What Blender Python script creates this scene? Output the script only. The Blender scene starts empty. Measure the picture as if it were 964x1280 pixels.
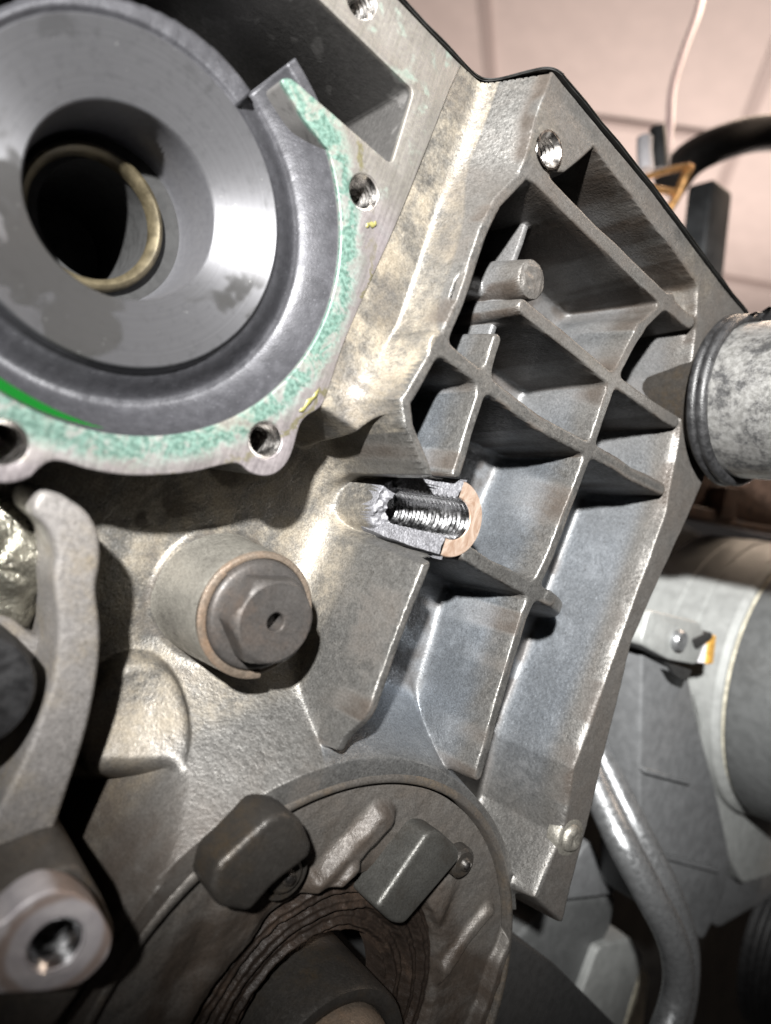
import bpy, bmesh, math
import numpy as np
from mathutils import Vector, Matrix
S = 0.001                                   # everything below is laid out in millimetres
rng = np.random.default_rng(7)
scene = bpy.context.scene
col = scene.collection

# ------------------------------------------------------------------ camera
F_PX, CX, CY = 889.0, 482.0, 640.0          # focal length and centre of the 964 x 1280 picture
nv = np.array([682, -120, 889.]); nv /= np.linalg.norm(nv)
uv = np.array([1200, -505, -880.]); uv -= nv * (uv @ nv); uv /= np.linalg.norm(uv)
Uv = np.cross(nv, uv)
O = np.array([0, 0, -200.])
CAM = np.array([-O @ uv, -O @ Uv, -O @ nv])  # camera in cover coordinates (x, z, h), h = out of the cover face
cam_d = bpy.data.cameras.new('camera'); cam = bpy.data.objects.new('camera', cam_d); col.objects.link(cam)
cam_d.sensor_fit = 'HORIZONTAL'; cam_d.lens = 6.81; cam_d.sensor_width = 6.81 * 964 / F_PX
M3 = Matrix(((uv[0], uv[1], uv[2]), (-nv[0], -nv[1], -nv[2]), (Uv[0], Uv[1], Uv[2])))
cam.matrix_world = Matrix.Translation(Vector((CAM[0] * S, -CAM[2] * S, CAM[1] * S))) @ M3.to_4x4()
cam_d.clip_start = 0.005; cam_d.clip_end = 60
cam_d.dof.use_dof = True; cam_d.dof.focus_distance = 0.182; cam_d.dof.aperture_fstop = 2.4
scene.camera = cam

# ------------------------------------------------------------------ light
world = bpy.data.worlds.new('World'); scene.world = world; world.use_nodes = True
bgn = world.node_tree.nodes['Background']
bgn.inputs[0].default_value = (1.0, 0.90, 0.86, 1); bgn.inputs[1].default_value = 0.022

def W(x, z, h): return Vector((x * S, -h * S, z * S))
def aim(o, target): o.rotation_euler = (target - o.location).to_track_quat('-Z', 'Y').to_euler()
torch_d = bpy.data.lights.new('torch', 'SPOT'); torch = bpy.data.objects.new('torch', torch_d); col.objects.link(torch)
torch.location = W(-312, 90, 304); aim(torch, W(12, 48, 10))
torch_d.energy = 63.0; torch_d.color = (1.0, 0.99, 0.97); torch_d.spot_size = math.radians(49); torch_d.spot_blend = 1.0
torch_d.shadow_soft_size = 0.008
room_d = bpy.data.lights.new('room_lamp', 'AREA'); room = bpy.data.objects.new('room_lamp', room_d); col.objects.link(room)
room_d.shape = 'RECTANGLE'; room_d.size = 1.2; room_d.size_y = 0.3; room_d.energy = 19; room_d.color = (1.0, 0.84, 0.76)
room.location = (1.5, 0.9, 0.25); aim(room, Vector((0.75, 0.8, 1.3)))
over_d = bpy.data.lights.new('ceiling_lamp', 'AREA'); over = bpy.data.objects.new('ceiling_lamp', over_d); col.objects.link(over)
over_d.shape = 'RECTANGLE'; over_d.size = 0.9; over_d.size_y = 0.25; over_d.energy = 11.0; over_d.color = (1.0, 0.78, 0.60)
over.location = (0.62, -0.02, 1.0); aim(over, Vector((0.12, -0.05, 0)))

vs = scene.view_settings; vs.view_transform = 'Standard'; vs.look = 'None'; vs.gamma = 1; vs.exposure = 0.0; vs.use_curve_mapping = False
scene.render.engine = 'CYCLES'
scene.cycles.use_denoising = True
scene.cycles.max_bounces = 5; scene.cycles.diffuse_bounces = 1; scene.cycles.glossy_bounces = 2; scene.cycles.sample_clamp_indirect = 4.0

# ------------------------------------------------------------------ layout helpers
def A(px, py, h):
    """point of the plane at height h (mm) of the cover seen at a place in the picture -> (x, z)"""
    r = np.array([(px - CX) / F_PX, -(py - CY) / F_PX, -1.])
    s = (nv @ O + h) / (nv @ r)
    P = s * r - O
    return float(P @ uv), float(P @ Uv)
def AA(pts, h): return [A(p[0], p[1], h) for p in pts]
def at_depth(px, py, d):
    r = np.array([(px - CX) / F_PX, -(py - CY) / F_PX, -1.]) * d
    P = r - O
    return np.array([P @ uv, P @ Uv, P @ nv])

def lattice(nx, ny, cell, x0, z0, X, Z, seed):
    g = np.random.default_rng(seed).random((ny + 3, nx + 3)) * 2 - 1
    fx = (X - x0) / cell; fz = (Z - z0) / cell
    ix = np.clip(np.floor(fx).astype(int), 0, nx + 1); iz = np.clip(np.floor(fz).astype(int), 0, ny + 1)
    tx = np.clip(fx - ix, 0, 1); tz = np.clip(fz - iz, 0, 1); tx = tx * tx * (3 - 2 * tx); tz = tz * tz * (3 - 2 * tz)
    return (g[iz, ix] * (1 - tx) + g[iz, ix + 1] * tx) * (1 - tz) + (g[iz + 1, ix] * (1 - tx) + g[iz + 1, ix + 1] * tx) * tz
def vnoise(X, Z, cell, seed):
    x0, z0 = float(X.min()), float(Z.min())
    return lattice(int((X.max() - x0) / cell) + 2, int((Z.max() - z0) / cell) + 2, cell, x0, z0, X, Z, seed)
def sstep(a, b, x): t = np.clip((x - a) / (b - a), 0, 1); return t * t * (3 - 2 * t)
def smax(a, b, k): t = np.clip(0.5 + 0.5 * (a - b) / k, 0, 1); return b * (1 - t) + a * t + k * t * (1 - t)
def smin(a, b, k): return -smax(-a, -b, k)
def d_seg(X, Z, a, b):
    ax, az = a; bx, bz = b; dx, dz = bx - ax, bz - az
    t = np.clip(((X - ax) * dx + (Z - az) * dz) / (dx * dx + dz * dz), 0, 1)
    return np.hypot(X - ax - t * dx, Z - az - t * dz)
def d_chain(X, Z, pts):
    d = d_seg(X, Z, pts[0], pts[1])
    for a, b in zip(pts[1:-1], pts[2:]): d = np.minimum(d, d_seg(X, Z, a, b))
    return d
def d_poly(X, Z, pts):
    n = len(pts); d = np.full(X.shape, 1e9); ins = np.zeros(X.shape, bool)
    for i in range(n):
        a, b = pts[i], pts[(i + 1) % n]
        d = np.minimum(d, d_seg(X, Z, a, b))
        c = (a[1] > Z) != (b[1] > Z)
        with np.errstate(divide='ignore', invalid='ignore'):
            xi = (b[0] - a[0]) * (Z - a[1]) / (b[1] - a[1] if b[1] != a[1] else 1e-9) + a[0]
        ins ^= c & (X < xi)
    return np.where(ins, -d, d)
def profile(d, H, Fl, r=1.0, slope=9.5, R=4.0):
    """a cast wall: flat top, rounded edge, drafted side, fillet at the foot; d is the distance from the top's outline"""
    top = H - r + np.sqrt(np.clip(r * r - np.clip(d + r, 0, r) ** 2, 0, None))
    wall = H - r - slope * d
    df = (H - r - Fl) / slope
    e = d - (df - R / slope)
    fil = Fl + R - np.sqrt(np.clip(R * R - (R - np.clip(e, 0, R)) ** 2, 0, None))
    return np.where(d < 0, np.maximum(top, Fl), np.where(e < 0, np.maximum(wall, Fl), fil))

def tag(o, label=None, cat=None, group=None, kind=None):
    if label: o['label'] = label
    if cat: o['category'] = cat
    if group: o['group'] = group
    if kind: o['kind'] = kind
    return o
def thing(name, label, cat, org=(0, 0, 0), group=None):
    o = bpy.data.objects.new(name, None); col.objects.link(o); o.empty_display_size = 0.01
    o.location = W(*org)
    return tag(o, label, cat, group)
RX = Matrix.Rotation(math.pi / 2, 4, 'X')
def place(o, parent, mat4):
    if parent is not None:
        o.parent = parent
        pm = parent['_m'] if False else None
        o.matrix_parent_inverse = parent_world(parent).inverted()
    o.matrix_basis = mat4
_world = {}
def parent_world(p):
    return _world.get(p.name) or Matrix.Translation(p.location)
def obj(name, me, mat, parent=None, org=(0, 0, 0), mat4=None):
    o = bpy.data.objects.new(name, me); col.objects.link(o)
    m = mat4 if mat4 is not None else Matrix.Translation(W(*org)) @ RX
    place(o, parent, m); _world[o.name] = m
    if mat is not None: me.materials.append(mat)
    return o
def mesh(name, v, f, sharp=40):
    me = bpy.data.meshes.new(name)
    v = np.asarray(v, float) * S
    me.from_pydata(v.tolist(), [], [tuple(map(int, q)) for q in f]); me.update()
    me.polygons.foreach_set('use_smooth', np.ones(len(me.polygons), bool))
    if sharp is not None: me.set_sharp_from_angle(angle=math.radians(sharp))
    return me
def grid_mesh(name, P, closed_u=False, sharp=None, flip=False):
    """P: (nu, nv, 3) in mm"""
    nu, nw = P.shape[:2]; idx = np.arange(nu * nw).reshape(nu, nw)
    I = np.vstack([idx, idx[:1]]) if closed_u else idx
    q = np.stack([I[:-1, :-1], I[1:, :-1], I[1:, 1:], I[:-1, 1:]], -1).reshape(-1, 4)
    if flip: q = q[:, ::-1]
    me = bpy.data.meshes.new(name)
    me.vertices.add(nu * nw); me.vertices.foreach_set('co', (P.reshape(-1, 3) * S).astype(np.float32).ravel())
    me.loops.add(q.size); me.loops.foreach_set('vertex_index', q.astype(np.int32).ravel())
    me.polygons.add(len(q)); me.polygons.foreach_set('loop_start', np.arange(0, q.size, 4, dtype=np.int32))
    me.update(calc_edges=True); me.validate()
    me.polygons.foreach_set('use_smooth', np.ones(len(me.polygons), bool))
    if sharp is not None: me.set_sharp_from_angle(angle=math.radians(sharp))
    return me
def lathe(prof, seg=64, a0=0, a1=360, wob=0.0, seed=0, sharp=35):
    full = abs(a1 - a0) >= 360
    th = np.radians(np.linspace(a0, a1, seg, endpoint=not full))
    pr = np.array(prof, float)
    P = np.zeros((seg, len(pr), 3))
    R = np.repeat(pr[None, :, 0], seg, 0); Hh = np.repeat(pr[None, :, 1], seg, 0)
    if wob:
        g = np.random.default_rng(seed)
        for k in range(1, 7):
            R = R + (pr[None, :, 0] > 0) * wob / k * np.sin(k * th + g.random() * 6)[:, None] * g.normal()
            Hh = Hh + wob / k * 0.6 * np.sin(k * th + g.random() * 6)[:, None] * g.normal()
    P[..., 0] = R * np.cos(th)[:, None]; P[..., 1] = R * np.sin(th)[:, None]; P[..., 2] = Hh
    return grid_mesh('lathe', P, closed_u=full, sharp=sharp)
def rounded(pts, r, n=5):
    """round the corners of a closed outline"""
    out = []; m = len(pts)
    for i in range(m):
        p0, p1, p2 = np.array(pts[i - 1]), np.array(pts[i]), np.array(pts[(i + 1) % m])
        a = p0 - p1; b = p2 - p1; la, lb = np.linalg.norm(a), np.linalg.norm(b)
        k = min(r, la * .45, lb * .45)
        s, e = p1 + a / la * k, p1 + b / lb * k
        for t in np.linspace(0, 1, n): out.append(tuple((1 - t) ** 2 * s + 2 * t * (1 - t) * p1 + t * t * e))
    return out
def slab(loops, h0, h1, bev=0.3, res=2, org=(0, 0)):
    """solid between heights h0 and h1 with an outline and holes (mm), edges bevelled"""
    cu = bpy.data.curves.new('outline', 'CURVE'); cu.dimensions = '2D'; cu.fill_mode = 'BOTH'
    for L in loops:
        sp = cu.splines.new('POLY'); sp.points.add(len(L) - 1); sp.use_cyclic_u = True
        for p, q in zip(sp.points, L): p.co = ((q[0] - org[0]) * S, (q[1] - org[1]) * S, 0, 1)
    cu.extrude = (h1 - h0) / 2 * S - bev * S; cu.bevel_depth = bev * S; cu.bevel_resolution = res; cu.offset = -bev * S
    t = bpy.data.objects.new('tmp', cu); col.objects.link(t)
    dg = bpy.context.evaluated_depsgraph_get(); me = bpy.data.meshes.new_from_object(t.evaluated_get(dg))
    bpy.data.objects.remove(t); bpy.data.curves.remove(cu)
    me.transform(Matrix.Translation((0, 0, (h0 + h1) / 2 * S)))
    bm = bmesh.new(); bm.from_mesh(me); bmesh.ops.remove_doubles(bm, verts=bm.verts, dist=1e-6); bm.to_mesh(me); bm.free()
    me.polygons.foreach_set('use_smooth', np.ones(len(me.polygons), bool)); me.set_sharp_from_angle(angle=math.radians(30))
    me.materials.clear()
    return me
def box(x0, x1, z0, z1, h0, h1, bev=0.5): return slab([[(x0, z0), (x1, z0), (x1, z1), (x0, z1)]], h0, h1, bev)
def smooth_path(pts, n=8):
    P = np.array(pts, float); out = []
    Q = np.vstack([2 * P[0] - P[1], P, 2 * P[-1] - P[-2]])
    for i in range(1, len(Q) - 2):
        for t in np.linspace(0, 1, n, endpoint=False):
            a, b, c, d = Q[i - 1:i + 3]
            out.append(0.5 * ((2 * b) + (c - a) * t + (2 * a - 5 * b + 4 * c - d) * t * t + (3 * b - a - 3 * c + d) * t ** 3))
    out.append(P[-1]); return np.array(out)
def tube(path, r, seg=16, flat=1.0, n=8, caps=True):
    """tube along 3-D points (x, z, h) in mm"""
    p = smooth_path(path, n); m = len(p)
    rr = np.broadcast_to(np.asarray(r, float), (m,)) if np.ndim(r) == 0 else np.interp(np.linspace(0, 1, m), np.linspace(0, 1, len(r)), r)
    t = np.gradient(p, axis=0); t /= np.linalg.norm(t, axis=1)[:, None]
    up = np.array([0.3, 0.2, 0.93]); P = np.zeros((m, seg, 3)); a = np.linspace(0, 2 * math.pi, seg, endpoint=False)
    for i in range(m):
        s = np.cross(up, t[i]); s /= np.linalg.norm(s); w = np.cross(t[i], s)
        P[i] = p[i] + rr[i] * (np.cos(a)[:, None] * s * flat + np.sin(a)[:, None] * w)
    v = P.reshape(-1, 3); f = []
    for i in range(m - 1):
        for j in range(seg): f.append((i * seg + j, (i + 1) * seg + j, (i + 1) * seg + (j + 1) % seg, i * seg + (j + 1) % seg))
    if caps: f.append(tuple(range(seg))); f.append(tuple(range((m - 1) * seg, m * seg))[::-1])
    return mesh('tube', v, f, 60)

# ------------------------------------------------------------------ materials
class N:
    """small helper to write node trees"""
    AGE = 0.68                                                  # oily film and oxide on every engine surface
    def __init__(s, name):
        s.age = 1.0 if any(w in name for w in ('ceiling', 'wire', 'white', 'zinc', 'coolant')) else N.AGE
        s.m = bpy.data.materials.new(name); s.m.use_nodes = True; s.t = s.m.node_tree; s.b = s.t.nodes['Principled BSDF']
        s.co = s.t.nodes.new('ShaderNodeTexCoord')
    def link(s, a, b): s.t.links.new(a, b)
    def set(s, **k):
        for n, v in k.items():
            i = s.b.inputs[n.replace('_', ' ')]
            if n == 'Base_Color' and s.age < 1: v = s.mix(1.0, v, (s.age,) * 3, 'MULTIPLY')
            if hasattr(v, 'is_linked'): s.link(v, i)
            else: i.default_value = (*v, 1) if isinstance(v, tuple) and len(v) == 3 else v
        return s
    def noise(s, mm, detail=4, rough=0.55, dist=0.0, out='Fac', stretch=None, off=(0, 0, 0)):
        n = s.t.nodes.new('ShaderNodeTexNoise'); n.inputs['Scale'].default_value = 1000.0 / mm
        n.inputs['Detail'].default_value = detail; n.inputs['Roughness'].default_value = rough; n.inputs['Distortion'].default_value = dist
        mp = s.t.nodes.new('ShaderNodeMapping'); s.link(s.co.outputs['Object'], mp.inputs[0])
        mp.inputs['Location'].default_value = tuple(o * .01 for o in off)
        if stretch: mp.inputs['Scale'].default_value = stretch
        s.link(mp.outputs[0], n.inputs['Vector']); return n.outputs[out]
    def voro(s, mm, feature='F1'):
        n = s.t.nodes.new('ShaderNodeTexVoronoi'); n.inputs['Scale'].default_value = 1000.0 / mm; n.feature = feature
        s.link(s.co.outputs['Object'], n.inputs['Vector']); return n.outputs['Distance']
    def ramp(s, fac, a, b, c0=0.0, c1=1.0):
        n = s.t.nodes.new('ShaderNodeMapRange'); n.interpolation_type = 'SMOOTHSTEP'
        s.link(fac, n.inputs[0])
        for i, v in zip((1, 2, 3, 4), (a, b, c0, c1)): n.inputs[i].default_value = v
        return n.outputs[0]
    def mix(s, f, a, b, mode='MIX'):
        n = s.t.nodes.new('ShaderNodeMix'); n.data_type = 'RGBA'; n.blend_type = mode
        for i, v in ((0, f), (6, a), (7, b)):
            if hasattr(v, 'is_linked'): s.link(v, n.inputs[i])
            else: n.inputs[i].default_value = (*v, 1) if isinstance(v, tuple) else v
        return n.outputs[2]
    def math(s, op, a, b=0.0):
        n = s.t.nodes.new('ShaderNodeMath'); n.operation = op
        for i, v in ((0, a), (1, b)):
            if hasattr(v, 'is_linked'): s.link(v, n.inputs[i])
            else: n.inputs[i].default_value = v
        return n.outputs[0]
    def attr(s, name):
        n = s.t.nodes.new('ShaderNodeAttribute'); n.attribute_name = name; return n.outputs['Fac']
    def xyz(s):
        n = s.t.nodes.new('ShaderNodeSeparateXYZ'); s.link(s.co.outputs['Object'], n.inputs[0]); return n.outputs
    def radius(s):
        x, y, z = s.xyz(); return s.math('SQRT', s.math('ADD', s.math('MULTIPLY', x, x), s.math('MULTIPLY', y, y)))
    def bump(s, fac, dist_mm, strength=1.0, prev=None):
        n = s.t.nodes.new('ShaderNodeBump'); n.inputs['Distance'].default_value = dist_mm * S; n.inputs['Strength'].default_value = strength
        s.link(fac, n.inputs['Height'])
        if prev is not None: s.link(prev, n.inputs['Normal'])
        return n.outputs[0]

def cast_mat(name, base, dirt=(0.13, 0.095, 0.06), dirt_amt=0.5, metal=0.75, rough=(0.36, 0.62), grain=0.7, bump=0.14, attrs=False, off=(0, 0, 0), spec=0.3):
    k = N(name)
    big = k.noise(14, 5, 0.6, off=off); fine = k.noise(1.1, 4, 0.65, off=off); grit = k.noise(grain, 3, 0.6, off=off); mid = k.noise(3.2, 8, 0.74, 0.0, off=off)
    c = k.mix(k.ramp(mid, 0.3, 0.7), tuple(b * 0.82 for b in base), tuple(min(1, b * 1.1) for b in base))
    dm = k.math('MULTIPLY', k.ramp(big, 0.42, 0.68), k.ramp(mid, 0.32, 0.66))
    c = k.mix(k.math('MULTIPLY', dm, dirt_amt), c, dirt)
    c = k.mix(k.ramp(grit, 0.60, 0.72, 0, 0.5), c, (0.03, 0.025, 0.02))
    r = k.ramp(fine, 0.3, 0.7, rough[0], rough[1]); mt = k.ramp(dm, 0, 1, metal, metal * 0.8)
    if attrs:
        tan = k.attr('tan'); oil = k.attr('oil'); smo = k.attr('shine')
        tm = k.math('MULTIPLY', tan, k.ramp(k.noise(8, 8, 0.76, 0.0, off=(3, 1, 0)), 0.30, 0.66))
        c = k.mix(k.math('MULTIPLY', tm, 0.78), c, k.mix(fine, (0.23, 0.175, 0.105), (0.46, 0.395, 0.285)))
        mt = k.math('MULTIPLY', mt, k.ramp(tm, 0, 1, 1.0, 0.25)); r = k.math('MULTIPLY', r, k.ramp(tm, 0, 1, 1.0, 1.25))
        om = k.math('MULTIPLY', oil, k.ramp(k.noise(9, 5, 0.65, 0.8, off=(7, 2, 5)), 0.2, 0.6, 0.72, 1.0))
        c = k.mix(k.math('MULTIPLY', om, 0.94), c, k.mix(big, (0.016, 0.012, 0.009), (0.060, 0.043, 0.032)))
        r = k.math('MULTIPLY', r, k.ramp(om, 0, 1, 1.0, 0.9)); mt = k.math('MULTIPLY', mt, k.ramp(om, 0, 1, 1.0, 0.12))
        c = k.mix(k.math('MULTIPLY', smo, 0.8), c, k.mix(k.ramp(big, 0.3, 0.7), (0.31, 0.345, 0.39), (0.37, 0.41, 0.46)))
        r = k.math('MULTIPLY', r, k.ramp(smo, 0, 1, 1.0, 0.74))
        # dried spots and black specks
        sp = k.math('MULTIPLY', k.ramp(k.noise(1.5, 4, 0.65, off=(9, 9, 1)), 0.60, 0.74), 0.5)
        c = k.mix(sp, c, (0.05, 0.043, 0.036))
    n1 = k.bump(grit, bump * 0.75, 1.0); n2 = k.bump(fine, bump * 0.8, 0.8, n1); n3 = k.bump(mid, bump * 0.9, 0.5, n2)
    c = k.mix(k.ramp(k.noise(0.45, 2, 0.5, off=off), 0.35, 0.65), k.mix(0.30, c, (0.02, 0.018, 0.015)), c)
    k.set(Base_Color=c, Metallic=mt, Roughness=r, Normal=n3, Specular_IOR_Level=k.ramp(om, 0, 1, 0.4, 0.14) if attrs else spec)
    return k.m
def plain(name, c, metal=0.0, rough=0.5, var=0.35, mm=3.0, bump=0.03, spec=0.5, off=(0, 0, 0)):
    k = N(name); a = k.noise(mm, 5, 0.62, 0.3, off=off); b = k.noise(mm * .2, 3, off=off)
    cc = k.mix(k.ramp(a, 0.3, 0.7), tuple(x * (1 - var) for x in c), tuple(min(1, x * (1 + var * .6)) for x in c))
    k.set(Base_Color=cc, Metallic=metal, Roughness=k.ramp(a, 0.25, 0.75, max(.05, rough - .12), min(1, rough + .12)), Normal=k.bump(b, bump), Specular_IOR_Level=spec)
    return k.m

M = {}
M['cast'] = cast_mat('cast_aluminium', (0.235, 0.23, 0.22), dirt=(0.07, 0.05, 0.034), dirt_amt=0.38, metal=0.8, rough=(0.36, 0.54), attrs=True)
M['cast_dark'] = cast_mat('grimy_casting', (0.12, 0.11, 0.10), dirt_amt=0.7, metal=0.5)
M['cast_arm'] = cast_mat('worn_casting', (0.27, 0.255, 0.245), dirt=(0.21, 0.165, 0.095), dirt_amt=0.6, metal=0.35, off=(4, 0, 2))
M['oily'] = cast_mat('oily_black_casting', (0.050, 0.046, 0.042), dirt=(0.05, 0.035, 0.02), dirt_amt=0.8, metal=0.45, rough=(0.28, 0.5))
M['plate'] = cast_mat('oil_filmed_plate', (0.085, 0.084, 0.078), dirt=(0.03, 0.025, 0.02), dirt_amt=0.95, metal=0.45, rough=(0.3, 0.5))
M['steel_rust'] = cast_mat('brown_steel', (0.072, 0.067, 0.064), dirt=(0.085, 0.06, 0.045), dirt_amt=0.6, metal=0.4, rough=(0.4, 0.6), bump=0.06)
M['rim_rust'] = cast_mat('rusty_rim', (0.17, 0.135, 0.105), dirt=(0.20, 0.12, 0.07), dirt_amt=0.8, metal=0.35)
M['boss'] = cast_mat('stained_boss', (0.30, 0.285, 0.25), dirt=(0.06, 0.055, 0.048), dirt_amt=0.95, metal=0.55, off=(2, 8, 0))
M['thread'] = plain('bright_thread', (0.52, 0.52, 0.53), 1.0, 0.24, 0.15, 2, 0.01)
M['hole_steel'] = plain('cut_aluminium_thread', (0.70, 0.67, 0.64), 1.0, 0.26, 0.25, 3, 0.01)
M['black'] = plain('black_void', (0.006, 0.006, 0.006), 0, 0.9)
M['gasket'] = plain('black_gasket_steel', (0.02, 0.02, 0.019), 0.4, 0.45)
M['rubber'] = plain('black_rubber', (0.018, 0.018, 0.019), 0, 0.48, 0.5, 2.5, 0.12)
M['alt_light'] = plain('pale_grey_casting', (0.36, 0.37, 0.36), 0.25, 0.55, 0.10, 5, 0.05)
M['alt_dark'] = plain('dark_grey_casting', (0.15, 0.155, 0.155), 0.3, 0.5, 0.12, 5, 0.05)
M['grey'] = plain('mid_grey_casting', (0.19, 0.195, 0.20), 0.3, 0.5, 0.12, 5, 0.05)
M['tube'] = plain('brushed_tube', (0.40, 0.41, 0.42), 0.8, 0.33, 0.08, 2)
M['brown'] = plain('rusty_brown_iron', (0.11, 0.065, 0.045), 0.1, 0.65, 0.5, 6)
M['orange'] = plain('zinc_yellow_clamp', (0.72, 0.40, 0.16), 0.6, 0.35, 0.2)
M['white'] = plain('white_plastic', (0.75, 0.73, 0.76), 0, 0.4, 0.1)
k = N('milky_wire'); k.set(Base_Color=(0.86, 0.80, 0.86), Roughness=0.55, Transmission_Weight=0.75, IOR=1.15); M['wire'] = k.m
M['dkgrey'] = plain('dark_plastic', (0.085, 0.09, 0.095), 0, 0.5, 0.3, 10)
M['bay'] = plain('dark_engine_bay', (0.012, 0.011, 0.010), 0, 0.8, 0.5, 20)
M['ochre'] = plain('ochre_seal', (0.62, 0.34, 0.06), 0, 0.5)
M['cream'] = plain('cream_plastic', (0.62, 0.58, 0.46), 0, 0.5)

def mat_flange():
    k = N('corroded_gasket_face'); r = k.radius(); x, y, z = k.xyz()
    lines = k.noise(1.0, 4, 0.7, stretch=(1, 0.06, 1)); mid = k.noise(5, 6, 0.7, 0.7); fine = k.noise(1.0, 5, 0.7); big = k.noise(12, 4, 0.55, 0.3, off=(2, 5, 1))
    c = k.mix(k.ramp(lines, 0.3, 0.7), (0.18, 0.16, 0.165), (0.31, 0.28, 0.285))
    rn = k.math('ADD', r, k.math('MULTIPLY', k.math('SUBTRACT', mid, 0.5), 0.010))
    near = k.ramp(rn, 0.0468, 0.0498, 1.0, 0.0)
    up = k.math('MULTIPLY', k.ramp(y, 0.020, 0.030, 0.0, 1.0), k.ramp(k.noise(7, 3, 0.5, 0.3, off=(1, 1, 8)), 0.55, 0.66, 0, 0.6))
    g = k.math('MAXIMUM', k.math('MULTIPLY', near, k.ramp(big, 0.30, 0.42)), up)
    tan = k.math('MAXIMUM', k.math('MULTIPLY', k.ramp(rn, 0.046, 0.054, 1.0, 0.0), k.ramp(big, 0.3, 0.6, 0.9, 0.4)), k.ramp(y, 0.020, 0.034, 0.0, 0.75))
    tan = k.math('MULTIPLY', tan, k.ramp(fine, 0.25, 0.6, 0.55, 1.0))
    c = k.mix(k.math('MULTIPLY', tan, 0.8), c, k.mix(mid, (0.13, 0.13, 0.095), (0.25, 0.24, 0.195)))
    g = k.math('MULTIPLY', g, k.ramp(mid, 0.40, 0.52, 0.30, 1.0))
    c = k.mix(k.math('MULTIPLY', g, 0.88), c, k.mix(k.ramp(fine, 0.35, 0.65), (0.014, 0.058, 0.042), (0.085, 0.165, 0.135)))
    edge = k.math('MULTIPLY', k.ramp(k.math('ABSOLUTE', k.math('SUBTRACT', rn, 0.0515)), 0.0002, 0.0010, 1, 0), k.ramp(big, 0.42, 0.55))
    c = k.mix(k.math('MULTIPLY', edge, 0.8), c, (0.15, 0.135, 0.06))
    c = k.mix(k.ramp(k.noise(0.8, 4, 0.7), 0.60, 0.72, 0, 0.55), c, (0.10, 0.09, 0.07))
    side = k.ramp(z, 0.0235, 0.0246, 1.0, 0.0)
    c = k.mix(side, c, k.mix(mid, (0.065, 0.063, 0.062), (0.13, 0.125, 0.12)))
    k.set(Base_Color=c, Metallic=k.ramp(g, 0, 0.6, 0.55, 0.05), Roughness=k.ramp(fine, 0.3, 0.7, 0.36, 0.62), Normal=k.bump(mid, 0.10, 0.6, k.bump(lines, 0.04, 0.7)))
    return k.m
M['flange'] = mat_flange()
def mat_ring():
    k = N('turned_aluminium'); r = k.radius(); x, y, z = k.xyz()
    w = k.t.nodes.new('ShaderNodeTexNoise'); w.noise_dimensions = '1D'; w.inputs['Scale'].default_value = 2600; w.inputs['Detail'].default_value = 3; k.link(r, w.inputs['W'])
    tn = k.t.nodes.new('ShaderNodeTangent'); tn.direction_type = 'RADIAL'; tn.axis = 'Z'
    wet = k.math('MULTIPLY', k.ramp(k.noise(17, 3, 0.5, 0.9, off=(1.2, 4, 0)), 0.49, 0.56), k.ramp(y, -0.006, 0.004, 1.0, 0.0))
    smudge = k.ramp(k.noise(8, 4, 0.6, 0.4, off=(8, 1, 3)), 0.58, 0.68)
    c = k.mix(w.outputs[0], (0.20, 0.20, 0.21), (0.28, 0.28, 0.295))
    c = k.mix(k.math('MULTIPLY', smudge, 0.35), c, (0.10, 0.10, 0.10))
    c = k.mix(k.ramp(k.noise(2.0, 8, 0.75), 0.5, 0.68, 0, 0.35), c, (0.12, 0.12, 0.125))
    c = k.mix(k.math('MULTIPLY', wet, 0.6), c, (0.16, 0.155, 0.145))
    c = k.mix(k.ramp(k.noise(1.0, 2), 0.72, 0.76, 0, 0.7), c, (0.6, 0.6, 0.6))
    k.set(Base_Color=c, Metallic=0.85, Roughness=k.ramp(wet, 0, 1, 0.34, 0.20), Anisotropic=0.75, Anisotropic_Rotation=0.25, Tangent=tn.outputs[0],
          Normal=k.bump(w.outputs[0], 0.012, 0.5))
    return k.m
M['ring'] = mat_ring()
def mat_volute():
    k = N('damp_grey_casting'); g = k.noise(0.55, 3, 0.6); m = k.noise(2.5, 8, 0.72); b = k.noise(11, 4, 0.6, 0.6)
    c = k.mix(k.ramp(m, 0.3, 0.7), (0.034, 0.034, 0.039), (0.060, 0.060, 0.067))
    c = k.mix(k.ramp(b, 0.45, 0.62, 0, 0.35), c, (0.05, 0.05, 0.054))
    c = k.mix(k.ramp(g, 0.62, 0.72, 0, 0.4), c, (0.20, 0.20, 0.22))
    k.set(Base_Color=c, Metallic=0.45, Roughness=k.ramp(b, 0.45, 0.6, 0.56, 0.44), Normal=k.bump(g, 0.09, 0.9, k.bump(m, 0.12, 0.4)))
    return k.m
M['volute'] = mat_volute()
def mat_bore():
    k = N('damp_bore_steel'); g = k.noise(1.2, 4); k.set(Base_Color=k.mix(g, (0.15, 0.15, 0.165), (0.25, 0.25, 0.265)), Metallic=0.7, Roughness=0.36, Normal=k.bump(g, 0.03)); return k.m
M['bore'] = mat_bore()
M['brass'] = plain('brown_brass_ring', (0.115, 0.095, 0.058), 0.6, 0.45, 0.5, 5)
def mat_fracture():
    k = N('fresh_fracture'); g = k.noise(0.4, 4, 0.75); m = k.noise(1.8, 5, 0.75)
    c = k.mix(k.ramp(g, 0.35, 0.65), (0.085, 0.085, 0.092), (0.19, 0.19, 0.205))
    k.set(Base_Color=c, Metallic=0.25, Roughness=0.55, Normal=k.bump(g, 0.12, 1.0, k.bump(m, 0.05, 0.6))); return k.m
M['fracture'] = mat_fracture()
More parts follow.
